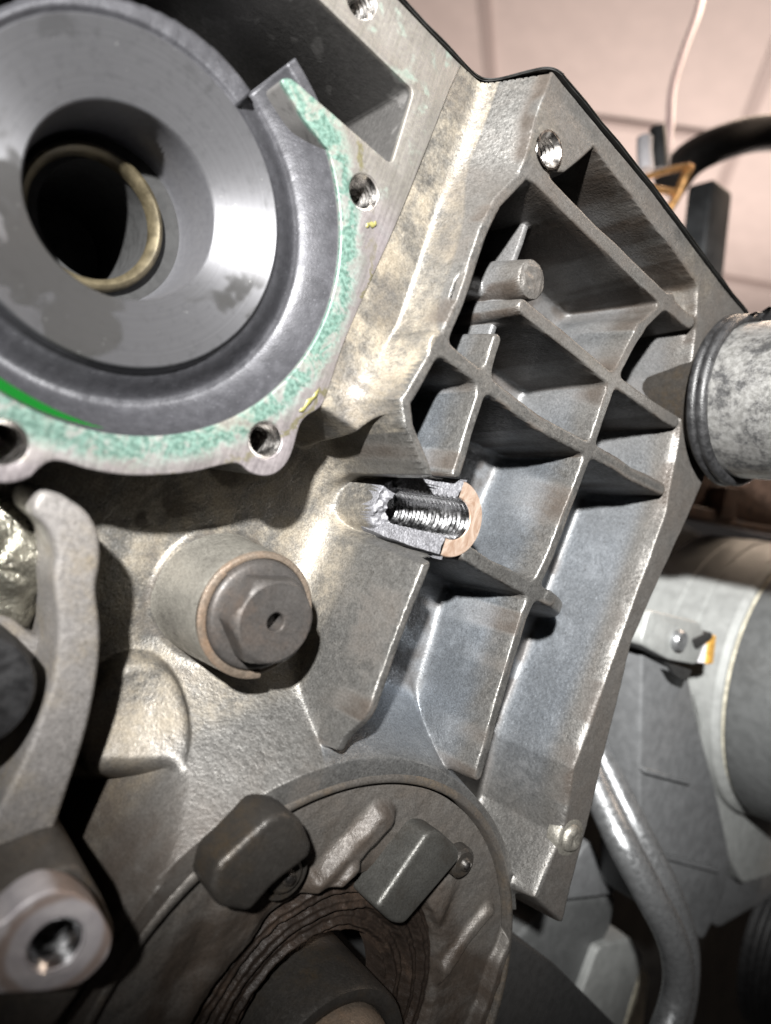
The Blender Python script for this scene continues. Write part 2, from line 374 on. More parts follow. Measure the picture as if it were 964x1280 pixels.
def mat_copper():
    k = N('coppery_spot_face'); g = k.noise(3.5, 6, 0.75, 0.8, stretch=(1, 0.5, 1)); s = k.noise(0.7, 4, 0.7)
    c = k.mix(k.ramp(g, 0.3, 0.7), (0.33, 0.20, 0.13), (0.66, 0.54, 0.45))
    k.set(Base_Color=c, Metallic=0.55, Roughness=0.42, Normal=k.bump(s, 0.05, 0.7)); return k.m
M['copper'] = mat_copper()
def mat_pipe():
    k = N('mottled_silver_pipe'); b = k.noise(8, 9, 0.76, 0.0); f = k.noise(1.6, 5, 0.7)
    c = k.mix(k.ramp(f, 0.3, 0.7), (0.36, 0.355, 0.34), (0.52, 0.515, 0.50)); c = k.mix(k.ramp(b, 0.44, 0.62, 0, 0.85), c, (0.075, 0.075, 0.08))
    k.set(Base_Color=c, Metallic=0.75, Roughness=k.ramp(f, 0.3, 0.7, 0.33, 0.5), Normal=k.bump(f, 0.03)); return k.m
M['pipe'] = mat_pipe()
def mat_coolant():
    k = N('green_coolant'); k.set(Base_Color=(0.004, 0.060, 0.008), Roughness=0.12, Transmission_Weight=0.2, IOR=1.35); return k.m
M['coolant'] = mat_coolant()
M['sealant'] = plain('yellow_sealant', (0.20, 0.185, 0.06), 0, 0.45, 0.4, 2)
M['tile'] = plain('ceiling_tile', (0.74, 0.66, 0.63), 0, 0.85, 0.06, 60)
M['tbar'] = plain('ceiling_bar', (0.50, 0.43, 0.41), 0.0, 0.5, 0.05)
M['dirt'] = cast_mat('caked_oil_dirt', (0.020, 0.014, 0.011), dirt=(0.075, 0.05, 0.036), dirt_amt=0.7, metal=0.1, rough=(0.32, 0.6), bump=0.2, spec=0.15)
M['foil'] = plain('creased_bright_metal', (0.50, 0.48, 0.40), 0.9, 0.28, 0.4, 5, 0.6)

# ================================================================== TIMING COVER (the casting)
cover = thing('timing_cover', 'cast aluminium engine timing cover with ribbed panel, round pump opening and broken bolt boss', 'timing cover')
H = 37.5
PC = (-94.3, 31.6)                                            # pump axis
KC = (9.75, -125.2)                                           # crankshaft axis
BC = (-8.9, -0.44); BR = 9.1                                  # broken boss
PG = (-41.6, -34.6)                                           # plug boss
DX = 0.3
xs = np.arange(-137, 98.01, DX); zs = np.arange(-150, 106.6, DX)
X, Z = np.meshgrid(xs, zs)
Xw = X + 0.35 * vnoise(X, Z, 9, 1); Zw = Z + 0.35 * vnoise(X, Z, 9, 2)   # castings are never quite straight
HT = H + 2.0 * sstep(60, 100, Z) - 9.0 * sstep(-46, -62, Z) * sstep(2, -6, X)

left_edge = AA([(690, 92), (668, 150), (656, 212)], 39.0) + AA([(612, 250), (590, 310), (560, 400), (500, 498), (505, 530), (532, 594)], H)
zt = np.linspace(left_edge[0][1], 20, 60); le_ = np.array(left_edge[::-1])
xt = np.interp(zt, le_[:, 1][np.argsort(le_[:, 1])], le_[:, 0][np.argsort(le_[:, 1])])
kk = np.hanning(13); kk /= kk.sum(); xt = np.convolve(np.pad(xt, 6, 'edge'), kk, 'valid')
left_edge = [(float(a), float(b)) for a, b in zip(xt, zt)] + left_edge[-3:]
low_edge = AA([(527, 705), (490, 800), (450, 910)], H)
rail_up = [(a + 1.5, b) for a, b in left_edge[0:-3:6] + left_edge[-3:]]; rail_lo = [(a + 1.4, b) for a, b in low_edge]
deck_pts = [(-24.5, 105.2), (20, 104.4), (73, 100.8)]
prims = []                                                     # (name, distance field)
prims.append(('rail', d_chain(Xw, Zw, rail_up) - 1.5))
prims.append(('rail', d_chain(Xw, Zw, rail_lo + [(-15.9, -57)]) - 1.4))
pocket_top = AA([(742, 186), (868, 350)], 39.2)
dk = [(-24.5, 108), (90, 108), (90, 92)] + [pocket_top[1], pocket_top[0]] + AA([(706, 215), (672, 215), (656, 212), (668, 150)], 39)
prims.append(('deck_rail', d_poly(Xw, Zw, dk)))
rin = AA([(866, 352), (862, 470), (832, 640), (800, 730), (760, 840), (715, 960), (700, 1045), (668, 1120)], H)
rout = AA([(700, 1150), (750, 955), (790, 802), (845, 680), (880, 602), (905, 520)], H) + [(90, 108)]
prims.append(('outer_rail', d_poly(Xw, Zw, [(p[0], p[1]) for p in rin] + [rout[0]] + rout[1:])))
def rib(px, hw, h=H): return ('rib', d_chain(Xw, Zw, AA(px, h)) - hw)
prims.append(rib([(668, 216), (720, 268), (800, 345), (862, 402)], 2.2, 38.5))
prims.append(rib([(655, 382), (700, 420), (760, 470), (845, 527)], 2.0))
prims.append(rib([(545, 428), (606, 476)], 1.9))
prims.append(rib([(606, 478), (670, 527), (733, 560), (828, 612)], 2.0))
prims.append(rib([(585, 692), (650, 730), (680, 745), (688, 749)], 2.0))
prims.append(rib([(800, 412), (765, 480), (735, 570), (690, 690), (655, 770), (598, 968)], 1.7))
prims.append(rib([(622, 425), (607, 476), (572, 590)], 1.5))
prims.append(rib([(835, 372), (800, 412)], 1.5))
du = prims[0][1]
for _, d in prims[1:]: du = smin(du, d, 2.2)
bot = [(-16.5, -120), (75, -120)]
inside = d_poly(X, Z, [tuple(p) for p in left_edge] + [(BC[0] + 0.4, BC[1] + BR), (BC[0] + 0.4, BC[1] - BR)] + low_edge + [(-17, -70)] + bot + rout[0:1] + rout[1:] + [(90, 120), (-24.5, 120)])
floor_p = 8 + 0.5 * vnoise(X, Z, 25, 5) + 2.0 * sstep(0, -60, Z)
panel = profile(du, HT, floor_p, r=0.8, slope=14.0, R=4.6)
# low rib in the upper pocket, tapering web rib end
lo = d_chain(Xw, Zw, AA([(672, 268), (622, 425)], 30)) - 1.2
panel = smax(panel, profile(lo, 27.5 + 0 * X, floor_p, slope=7, R=3.5), 1.2)
ra, rb = AA([(686, 748), (768, 789)], H)
tt = np.clip(((X - ra[0]) * (rb[0] - ra[0]) + (Z - ra[1]) * (rb[1] - ra[1])) / ((rb[0] - ra[0]) ** 2 + (rb[1] - ra[1]) ** 2), 0, 1)
panel = smax(panel, profile(d_seg(Xw, Zw, ra, rb) - 2.0, H - 25 * tt ** 1.7, floor_p, r=1.2, slope=9, R=4), 1.5)
# blend of the floor up the right-hand wall
panel = smax(panel, floor_p + 28 * sstep(0, 1, (8 - (d_poly(X, Z, [(p[0], p[1]) for p in rin] + [rout[0]] + rout[1:]))) / 8) ** 2.4, 2)
# peg
PEG = A(667, 349, 36.5)
dpeg = np.hypot(X - PEG[0], Z - PEG[1])
peg_h = np.where(dpeg < 4.8, 36.6 - 0.6 * sstep(3.0, 4.8, dpeg), 36.0 - 8 * (dpeg - 4.8)) + 0.25 * vnoise(X, Z, 1.5, 77) * (dpeg < 4.3)
web = profile(d_seg(Xw, Zw, PEG, (PEG[0] - 14, PEG[1] - 7)) - 2.6, 25 + 0 * X, floor_p, r=2, slope=5, R=4)
panel = smax(smax(panel, web, 2.5), peg_h, 3.0)
# --- left of the panel
base = 0.5 * vnoise(X, Z, 30, 8)
ledge_poly = AA([(640, 40), (640, 105), (480, 460), (470, 500), (440, 545), (400, 515), (380, 500)], 24) + [(-60, 10), (-60, 120)]
dl = d_poly(Xw, Zw, ledge_poly)
base = smax(base, profile(dl + 0.6, 23.6 + 0 * X, base, r=1.0, slope=7, R=2.5), 1.2)
slope_l = 2.6 + 6.5 * sstep(36, 14, Z)
dleft = np.where(X < 30, inside, 99)
flr = np.where((X < -30) & (Z > 12), 23.6, base)
HL = HT - 22 * sstep(-44, -68, Z)
wall_l = HL - 1.0 - slope_l * np.clip(inside, 0, None)
zo = np.linspace(10, 108, 60); lee = np.array(sorted(left_edge, key=lambda p: p[1]))
xr1 = np.interp(zo, lee[:, 1], lee[:, 0]); ker = np.hanning(9); ker /= ker.sum()
xr1 = np.convolve(np.pad(xr1, 4, 'edge'), ker, 'valid')
xr = np.interp(Z, zo, xr1); xv = np.minimum(-32.8, xr - 3.0)
wall_u = 23.0 + (HL - 0.6 - 23.0) * (X - xv) / (xr - xv)
wu = sstep(22, 34, Z)
wall_l = np.minimum(wall_l * (1 - wu) + wall_u * wu, HL - 0.5)
lw = np.where(inside > 0, wall_l, -99)
near_b = sstep(-3, 3, Z)
lowp = profile(inside, HL, base, r=0.9, slope=8.0 + 8.0 * near_b, R=10.0 + 2.0 * near_b)
outside = np.where(Z > 34, smax(lw, base, 4.0), smax(lw, base, 4.0) * wu + lowp * (1 - wu))
outside = np.maximum(np.maximum(outside, base), profile(du, HL, -50 + 0 * X, r=0.8, slope=10, R=1.0) - 70 * sstep(30, 20, Z))
edge_r = 0.9
h = np.where(inside <= 0, panel, np.where(X < 40, outside, 0))
# outer right side and under the deck: the casting ends
off_right = (inside > 0) & (X >= 20)
h = np.where(off_right, HT - 0.6 - 7 * np.clip(inside, 0, None), h)
# boss stub below the fracture, fillet into the cover
db = np.hypot(X - BC[0], Z - BC[1])
stub = profile(db - BR + 0.5, 19.0 - 1.6 * np.clip((BC[0] - X) / 9, 0, 1.2) - 1.5 * sstep(2, -9, Z - BC[1]) + 1.0 * vnoise(X, Z, 2.2, 21) + 0.6 * vnoise(X, Z, 0.9, 22), base, r=0.3, slope=12, R=4.5)
front = X < BC[0] + 0.6
h = np.where(front | (db < BR - 0.8), smax(np.where(db < BR + 0.4, np.minimum(h, 15), h), stub, 1.0 + 3.0 * sstep(BC[0] - 7, BC[0] - 10, X)), h)
# root of the plug boss, round pad, crank annulus
dp = np.hypot(X - PG[0], Z - PG[1])
h = smax(h, np.where(dp < 19, 5.0 * np.clip(1 - (dp - 14) / 4.5, 0, 1) ** 2, -9), 1.0)
padc = A(158, 895, 5)
dpad = np.hypot((X - padc[0]) / 1.0, (Z - padc[1]) / 1.25) - 10.5
h = np.where(X < -25, smax(h, profile(dpad, 8.0 + 0 * X, base, r=2.0, slope=6, R=2), 0.8), h)
dcr = np.hypot(X - KC[0], Z - KC[1])
ang = np.degrees(np.arctan2(Z - KC[1], X - KC[0]))
ring_w = 4 + 3.0 * sstep(60, 120, ang)
cone = np.where(dcr < 61.2 + ring_w, 30.5 - 0.6 * ((dcr - 61.2 - ring_w / 2) / ring_w) ** 2, 30.3 - (dcr - 61.2 - ring_w) * (1.25 + 3.2 * sstep(85, 60, ang)))
h = smax(h, cone, 5.0 + 12.0 * sstep(-8, -16, X) * sstep(-120, -90, Z))
h = np.where(dcr < 61.2, 18 - 0 * X, h)
# deep dark hollow below the pad, left of the crank annulus
hol = sstep(-4, 16, -d_poly(X, Z, AA([(110, 985), (205, 962), (152, 1060), (128, 1125), (60, 1210), (-200, 1300), (-200, 1000)], 16)))
h = h - 34 * hol * (dcr > 67)
# threaded hole in the deck corner
FH = A(686, 188, 39.3); dfh = np.hypot(X - FH[0], Z - FH[1])
h = np.where(dfh < 3.9, 15, h)
# far floor of the panel
h += 0.06 * vnoise(X, Z, 3.2, 31) + 0.025 * vnoise(X, Z, 1.1, 32) + 0.25 * vnoise(X, Z, 17, 33)
h = np.clip(h, -45, 60)
# stains
tan = sstep(0, 6, 18 - h) * sstep(4, -12, X) * 0.9 + np.where((X < -30) & (Z > 8) & (h > 20), 0.85, 0)
tan *= 0.75 + 0.25 * vnoise(X, Z, 12, 41)
oil = 0.92 * sstep(-62, -105, Z + 0.25 * X + 6 * vnoise(X, Z, 14, 42)) + 0.55 * sstep(88, 96, Z) * sstep(-26, -10, X) * sstep(0.2, 0.6, vnoise(X, Z, 7, 43) * .5 + .5)
oil = np.maximum(oil, 0.55 * sstep(60, 78, X - 0.03 * Z))
oil = np.maximum(oil, 0.8 * sstep(0.25, 0.6, vnoise(X, Z, 8, 46)) * sstep(12, 4, np.abs(np.hypot(X - PC[0], Z - PC[1]) - 56)) * (h < 12) * (Z < 6))
d_out = prims[3][1]
oil = np.maximum(oil, 0.62 * sstep(1.0, -1.0, d_out))
oil = np.maximum(oil, np.where(inside <= 0, 0.66 * sstep(15, 70, Z) * sstep(0.0, 0.55, vnoise(X, Z, 11, 47) * .5 + .5), 0))
oil = np.maximum(oil, 0.9 * sstep(2.2, 0.2, np.abs(du)) * sstep(0.45, 0.7, vnoise(X, Z, 6, 48) * .5 + .5 + 0.25 * sstep(70, 95, Z)))
oil = np.maximum(oil, np.where((inside > 0) & (h > 24.5), 0.5 * sstep(0.45, 0.8, vnoise(X, Z, 9, 49) * .5 + .5), 0))
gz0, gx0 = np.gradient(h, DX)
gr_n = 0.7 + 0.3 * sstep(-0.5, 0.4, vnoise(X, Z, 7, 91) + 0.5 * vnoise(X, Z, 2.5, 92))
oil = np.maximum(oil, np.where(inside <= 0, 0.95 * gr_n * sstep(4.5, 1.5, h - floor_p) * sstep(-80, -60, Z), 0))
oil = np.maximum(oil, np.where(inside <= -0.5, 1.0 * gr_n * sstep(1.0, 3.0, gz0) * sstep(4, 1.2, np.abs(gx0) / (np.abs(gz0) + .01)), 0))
oil = np.maximum(oil, 0.75 * sstep(0.0, 0.5, vnoise(X, Z, 6, 93) + 0.4 * vnoise(X, Z, 2, 94)) * sstep(13, 5, np.hypot(X + 60, (Z + 22) * 1.2)) * (h < 8))
oil = np.maximum(oil, 0.6 * sstep(0.1, 0.6, vnoise(X, Z, 4, 95)) * sstep(23, 17, dp) * (h < 8))
shine = np.where(inside <= 0, sstep(33, 27, h) * sstep(-75, -40, Z), 0) * (0.9 + 0.1 * vnoise(X, Z, 18, 44)) * (1 - 0.55 * sstep(15, 60, Z))
shine = shine * (1 - 0.9 * np.clip(oil, 0, 1))
tan = np.where(inside <= 0, 0.35 * sstep(0.1, 0.6, vnoise(X, Z, 16, 45)) * sstep(20, 90, Z), tan)

# vertices, normals, split into parts
gz, gx = np.gradient(h, DX)
nrm = np.stack([-gx, -gz, np.ones_like(h)], -1); nrm /= np.linalg.norm(nrm, axis=2)[..., None]
deckz = np.interp(X, [-200, -42, -33, -24.5, 20, 73, 100], [101.4, 101.4, 102.0, 105.2, 104.4, 100.8, 100.2])
rp = np.hypot(X - PC[0], Z - PC[1])
alive = (Z < deckz) & ~((X < -47) & (Z > 6)) & ~(rp < 46) & (h > -44) & (dcr > 60.0)
alive &= ~((Z < -96) & (X > 48))
alive &= ~(db < 4.75)
alive &= ~((np.abs(db) < BR - 0.6) & (X > BC[0] + 1.0))
lab = np.zeros(h.shape, int)
best = np.full(h.shape, 5.0)
names = ['cover_body']
for i, (nm, d) in enumerate(prims):
    m = (d < 2.6) & (d < best) & (inside < 1.2) & (h > floor_p + 5.5)
    lab[m] = i + 1; best[m] = d[m]; names.append(nm)
names += ['peg']; lab[(dpeg < 6.2) & (h > 18)] = len(names) - 1
names += ['boss_stub']; lab[(db < BR + 1.5) & (X < BC[0] + 2) & (h > 1.5)] = len(names) - 1
names += ['crank_rim']; lab[(dcr < 61.4 + ring_w) & (h > 25)] = len(names) - 1
ny, nx = h.shape
vid = np.arange(ny * nx).reshape(ny, nx)
q = np.stack([vid[:-1, :-1], vid[:-1, 1:], vid[1:, 1:], vid[1:, :-1]], -1).reshape(-1, 4)
al = alive.ravel(); qa = al[q].all(1); q = q[qa]
ql = lab.ravel()[q[:, 0]]
Zs = np.where((Z < deckz) & (Z + DX >= deckz), deckz, Z)
co = np.stack([X, Zs, h], -1).reshape(-1, 3); nr = nrm.reshape(-1, 3)
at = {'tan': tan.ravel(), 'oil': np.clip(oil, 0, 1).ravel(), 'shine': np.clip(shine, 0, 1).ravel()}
def part_from(faces, name):
    used, inv = np.unique(faces, return_inverse=True); f = inv.reshape(-1, 4)
    me = bpy.data.meshes.new(name)
    me.vertices.add(len(used)); me.vertices.foreach_set('co', (co[used] * S).astype(np.float32).ravel())
    me.loops.add(f.size); me.loops.foreach_set('vertex_index', f.astype(np.int32).ravel())
    me.polygons.add(len(f)); me.polygons.foreach_set('loop_start', np.arange(0, f.size, 4, dtype=np.int32))
    me.update(calc_edges=True)
    me.polygons.foreach_set('use_smooth', np.ones(len(f), bool))
    me.normals_split_custom_set_from_vertices(nr[used].tolist())
    for k_, a_ in at.items():
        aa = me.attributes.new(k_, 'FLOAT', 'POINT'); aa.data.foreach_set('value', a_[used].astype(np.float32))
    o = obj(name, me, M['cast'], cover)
    if name == 'boss_stub':
        me.materials.append(M['fracture']); v = co[faces].mean(1); g = nr[faces].mean(1)
        m_ = (np.hypot(v[:, 0] - BC[0], v[:, 1] - BC[1]) < BR - 0.35) & (v[:, 2] > 13.5)
        me.polygons.foreach_set('material_index', m_.astype(np.int32))
    return o
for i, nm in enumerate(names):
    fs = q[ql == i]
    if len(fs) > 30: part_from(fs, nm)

# ---- threaded holes
def thread_prof(r, h_top, depth, pitch=1.25, cut=0.42, cham=0.5):
    p = [(r + cham, h_top + 0.04), (r + 0.05, h_top - cham)]
    y = h_top - cham
    while y > h_top - depth:
        p += [(r - cut, y - pitch * .45), (r - cut, y - pitch * .55), (r, y - pitch)]; y -= pitch
    return p + [(0, y - 2)]
def bolt_hole(c, r, h_top, depth, parent, lip=0.0):
    pr = ([(r + 0.5 + lip, h_top + 0.02)] if lip else []) + thread_prof(r, h_top, depth)
    return obj('threaded_hole', lathe(pr, 40, sharp=25), M['hole_steel'], parent, (c[0], c[1], 0))
bolt_hole(FH, 3.45, 39.75, 22, cover, 0.5)

# ---- broken boss: fracture wall with the torn-open thread, end face, back shell
zz = np.linspace(-BR - 0.9, BR + 0.5, 190); hh = np.linspace(5.0, H, 380)
ZZ, HH = np.meshgrid(zz, hh, indexing='ij')
rt = 4.7 * np.clip((HH - 5.0) / 4.0, 0, 1)
rt = np.where(HH < 5.0, 0, rt)
th = np.arctan2(ZZ, 3.5)
ph = (HH / 1.5 + th / (2 * math.pi)) % 1
rt = rt + np.where(HH > 9.2, 0.55 * (np.abs(ph - 0.5) * 2 - 0.5), 0)
plane = -0.9 - 3.6 * np.clip((37.5 - HH) / 19, 0, 1) - 0.8 * sstep(19.0, 14.5, HH) + 0.40 * vnoise(ZZ, HH, 3.0, 51) + 0.12 * vnoise(ZZ, HH, 0.9, 52) + 0.09 * vnoise(ZZ, HH, 0.35, 53)
plane += 0.0 * sstep(4.5, 9, np.abs(ZZ)) * vnoise(ZZ, HH, 5, 54)
groove = np.sqrt(np.clip(rt ** 2 - ZZ ** 2, 0, None)) - 0.15
XX = np.where(np.abs(ZZ) < rt, np.maximum(plane, groove), plane)
lim = np.sqrt(np.clip((BR - 0.02) ** 2 - np.clip(ZZ, -BR, BR) ** 2, 0.02, None))
XX = np.clip(XX, -lim + 0.15, lim + 0.3)
P = np.stack([BC[0] + XX, BC[1] + ZZ, HH], -1)
me = grid_mesh('fracture', P, flip=True)
inner = (np.abs(ZZ) < rt + 0.02) & (HH > 5.0)
fr = obj('broken_boss', me, M['fracture'], cover); tag(fr, 'bright grainy broken face of the bolt boss with its thread torn open')
me.materials.append(M['thread'])
ic = inner[:-1, :-1] & inner[1:, 1:]
me.polygons.foreach_set('material_index', ic.astype(np.int32).ravel())
# end face (what is left of it): between the outer arc and the hole arc
n = 72; xcut = -0.75
a_out = np.arccos(xcut / BR); a_in = np.arccos(np.clip(xcut / 5.15, -1, 1))
t1 = np.linspace(-a_out, a_out, n); t2 = np.linspace(-a_in, a_in, n)
ro = np.stack([BR * np.cos(t1), BR * np.sin(t1)], -1); ri = np.stack([5.15 * np.cos(t2), 5.15 * np.sin(t2)], -1)
rings = [np.c_[BC[0] + ri * 0.95 + 0 * ri, np.full(n, H - 0.45)] + 0]
for k_ in np.linspace(0, 1, 7): rings.append(np.c_[ri * (1 - k_) + ro * k_ * 0.975, np.full(n, H)])
rings.append(np.c_[ro, np.full(n, H - 0.3)])
rings[0] = np.c_[ri * 0.93, np.full(n, H - 0.5)]
P = np.stack(rings, 1); P[..., 0] += BC[0]; P[..., 1] += BC[1]
ef = obj('end_face', grid_mesh('end_face', P, sharp=30), M['copper'], fr); tag(ef, 'coppery machined end face of the broken boss')
sh = np.stack([np.c_[ro * (1 + 0.006 * (H - y)), np.full(n, y)] for y in np.linspace(H - 0.3, 5, 12)], 1); sh[..., 0] += BC[0]; sh[..., 1] += BC[1]
me = grid_mesh('shell', sh)
for k_, v_ in (('tan', 0.2), ('oil', 0.1), ('shine', 0.3)):
    aa = me.attributes.new(k_, 'FLOAT', 'POINT'); aa.data.foreach_set('value', np.full(len(me.vertices), v_, np.float32))
obj('boss_shell', me, M['cast'], fr)

# ---- pump flange
def arc(c, r, a0, a1, n=40): return [(c[0] + r * math.cos(math.radians(a)), c[1] + r * math.sin(math.radians(a))) for a in np.linspace(a0, a1, n)]
outer_px = [(575, 80), (540, 170), (500, 270), (460, 360), (430, 430), (408, 495), (398, 511), (385, 519), (375, 532), (367, 560), (359, 578), (346, 591), (329, 595),
            (312, 590), (297, 579), (270, 583), (240, 590), (190, 594), (150, 593), (110, 586), (80, 577), (62, 577), (48, 586), (36, 597), (10, 604), (-25, 600)]
outer = [tuple(p) for p in smooth_path([(*A(a, b, 25), 0) for a, b in outer_px], 3)[:, :2]]
outer = [(-39.6, 101.4)] + outer[1:] + arc(PC, 53, -122, -210, 24) + [(-146, 101.4)]
def round_open(pts, r, n=5):
    return rounded(pts, r, n)[n:-n]
arc_in = arc(PC, 43.2, 45, -230, 150)
inner_loop = arc_in + round_open([arc_in[-1], (-124, 87.8), (-49.3, 87.2), (-48.4, 69.0), (-76.2, 69.4), (-78.2, 67.6), (-70.3, 63.7), arc_in[0]], 1.6, 5)
FHOLES = AA([(455, 240), (332, 550), (5, 553), (452, 0)], 25)
loops = [outer, inner_loop] + [arc(c, 3.75, 0, 360, 41)[:-1] for c in FHOLES]
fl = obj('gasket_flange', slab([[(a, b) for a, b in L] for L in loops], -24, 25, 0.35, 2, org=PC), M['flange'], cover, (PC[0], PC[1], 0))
tag(fl, 'flat machined pump flange with green corrosion and scraped gasket residue')
for c in FHOLES: bolt_hole(c, 3.55, 25.0, 16, fl)
obj('window_floor', box(-146, -46, 60, 95, -24, -22), M['bay'], cover)
# seam line of old sealant on the flange
for pts, r in (([(398, 487), (393, 496), (386, 502), (380, 511), (374, 514)], .24), ([(458, 284), (462, 280), (468, 281), (470, 276)], .26)):
    P3 = [(*A(a, b, 25.2), 25.15 + 0.1 * rng.random()) for a, b in pts]
    obj('sealant_bead', tube(P3, [r * .3, r * 1.1, r * .5, r * 1.3, r * .6, r, r * .2], 8, 2.2, 5), M['sealant'], fl)

# ---- volute and turned face
thd = np.linspace(0, 360, 540, endpoint=False); rr = np.concatenate([np.arange(30.4, 46, 0.28)])
TH, RR = np.meshgrid(thd, rr, indexing='ij')
a = ((TH - 68) % 360)                                          # 0 at the tongue, counting anticlockwise over the top
top = (a < 118)
cw = (68 - TH) % 360                                           # clockwise from the tongue: 0 -> 232
fdep = np.interp(cw, [0, 58, 110, 150, 190, 232], [16.6, 16.0, 14.6, 12.5, 8.5, 4.0])
stepd = np.interp(cw, [0, 100, 160, 200, 232], [0.4, 0.6, 2.5, 5, 7])
rc = 36.8 + 0.5 * np.sin(np.radians(cw * 1.3))
vA = np.where(RR < rc, np.maximum(19.6 - stepd * sstep(30.4, 31.6, RR) - (19.6 - stepd - fdep) * sstep(30.8, rc, RR), fdep),
              fdep + (24.3 - fdep) * (np.clip((RR - rc) / (43.4 - rc), 0, 1)) ** 1.7)
vA += 0.16 * np.exp(-((RR - rc) / 0.5) ** 2)
rb_ = 33.2 + 3.2 * sstep(70, 0, a) + 0.6 * np.sin(np.radians(a * 2))
vB = np.where(RR < rb_, 19.7 + 0.8 * sstep(30.4, 31.5, RR) - 1.6 * sstep(rb_ - 1.6, rb_, RR), 18.3 - 16 * (RR - rb_))
hv = np.where(top, np.maximum(vB, -21.5), vA)
hv += 0.04 * vnoise(TH, RR, 2.0, 61) * (RR > 30.6)
P = np.stack([RR * np.cos(np.radians(TH)), RR * np.sin(np.radians(TH)), hv], -1)
vo = obj('volute', grid_mesh('volute', P, closed_u=True, flip=True), M['volute'], cover, (PC[0], PC[1], 0))
obj('turned_face', lathe([(30.45, 18.6), (30.4, 20.0), (30.1, 20.25), (26, 19.4), (20, 18.2), (17.9, 17.7), (17.6, 17.3)], 200, sharp=25), M['ring'], cover, (PC[0], PC[1], 0))
bo = obj('bore_wall', lathe([(17.6, 17.4), (17.3, 16.0), (16.9, 3), (16.4, 1.4)], 120, sharp=30), M['bore'], cover, (PC[0], PC[1], 0))
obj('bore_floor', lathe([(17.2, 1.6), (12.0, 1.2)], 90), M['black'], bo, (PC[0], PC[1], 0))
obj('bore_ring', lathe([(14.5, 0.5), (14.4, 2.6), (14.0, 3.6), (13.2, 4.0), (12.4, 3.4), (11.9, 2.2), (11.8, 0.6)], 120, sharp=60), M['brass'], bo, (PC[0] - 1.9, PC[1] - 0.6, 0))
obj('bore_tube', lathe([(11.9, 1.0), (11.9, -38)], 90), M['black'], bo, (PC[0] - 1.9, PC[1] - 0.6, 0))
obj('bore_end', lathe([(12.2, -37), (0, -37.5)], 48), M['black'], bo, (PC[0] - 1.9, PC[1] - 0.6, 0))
# coolant lying in the lowest part of the volute
tc = np.linspace(236, 286, 40); wc = 1.9 * np.sin((tc - 236) / 50 * math.pi) ** 0.8 * np.linspace(1.3, 0.6, 40) + 0.1
Lc = [(PC[0] + 42.6 * math.cos(math.radians(t)), PC[1] + 42.6 * math.sin(math.radians(t))) for t in tc] + [(PC[0] + (42.6 - w) * math.cos(math.radians(t)), PC[1] + (42.6 - w) * math.sin(math.radians(t))) for t, w in zip(tc[::-1], wc[::-1])]
pud = obj('coolant_puddle', slab([Lc], 12.0, 21.2, 0.10, 2), M['coolant'], None); tag(pud, 'bright green coolant puddle lying in the pump opening', 'puddle')

# ---- body of the cover behind the visible face, deck side
bw = [(-146, -22), (-60, -22), (-33, -22), (95, -22), (95, -60), (-146, -60)]

RB = A(711, 1046, H)
rbm = obj('rail_bolt', lathe([(6.2, H - 3), (6.0, H + 0.3), (5.2, H + 0.9), (4.0, H + 1.0), (3.6, H + 2.0), (2.4, H + 2.6), (1.2, H + 2.2), (0, H + 2.0)], 48, wob=0.25, seed=31, sharp=60), M['boss'], cover, (RB[0], RB[1], 0))
tag(rbm, 'oily round bolt seat near the lower end of the outer rail')
# ================================================================== HEAD GASKET
prof_g = [(-147, 25.3, 101.6), (-60, 25.3, 101.6), (-45, 25.3, 101.6), (-38, 25.2, 101.8), (-34.5, 25.0, 102.2), (-32, 25.6, 102.9), (-30, 28.5, 103.6), (-27.5, 35, 104.8), (-25.5, 39, 105.4), (-22.5, 40.6, 105.5), (-18, 40.5, 105.4), (20, 40.3, 104.7), (60, 40.0, 102.2), (78, 40, 101.2), (96, 40, 100.6)]
pg = smooth_path([(a, c, b) for a, b, c in prof_g], 5)
hg = thing('head_gasket', 'thin black layered head gasket edge running along the top of the timing cover', 'gasket', (0, 104, 0))
for k_, (z0, z1, o_) in enumerate(((-0.1, 0.15, 0.1), (0.2, 0.42, 0.45), (0.47, 0.7, 0.05))):
    ring_ = []
    for p in pg:
        w = 0.15 * math.sin(p[0] * 0.4 + k_) 
        ring_.append([(p[0], p[1] + z0, -50), (p[0], p[1] + z0, p[2] + o_ + w), (p[0], p[1] + z1, p[2] + o_ + w), (p[0], p[1] + z1, -50)])
    obj('gasket_layer', grid_mesh('gasket', np.array(ring_), sharp=50), M['gasket'], hg)

# ================================================================== HEX PLUG
plug = thing('hex_plug', 'rusty brown hex plug with a small centre hole in its round boss', 'plug', (PG[0], PG[1], 0))
obj('plug_boss', lathe([(18.6, -1.2), (16.6, 0.5), (15.3, 2.2), (14.8, 5), (14.5, 10), (14.0, 19), (13.8, 21.6), (13.5, 22.3)], 110, wob=0.10, seed=3, sharp=60), M['boss'], cover, (PG[0], PG[1], 0))
obj('boss_rim', lathe([(13.65, 22.2), (13.4, 22.9), (12.9, 23.2), (12.2, 23.0), (11.9, 22.2), (11.8, 20)], 90, wob=0.10, seed=5, sharp=50), M['rim_rust'], plug, (PG[0], PG[1], 0))
obj('collar', lathe([(12.1, 20), (12.0, 23.4), (11.7, 24.2), (11.0, 24.7), (9.0, 24.9), (0, 24.9)], 90, wob=0.05, seed=6, sharp=40), M['steel_rust'], plug, (PG[0], PG[1], 0))
obj('split_washer', lathe([(13.9, 23.0), (13.95, 23.7), (13.2, 24.1), (12.3, 24.0), (12.2, 23.2)], 60, a0=150, a1=292, wob=0.05, seed=9, sharp=40), M['rim_rust'], plug, (PG[0], PG[1], 0))
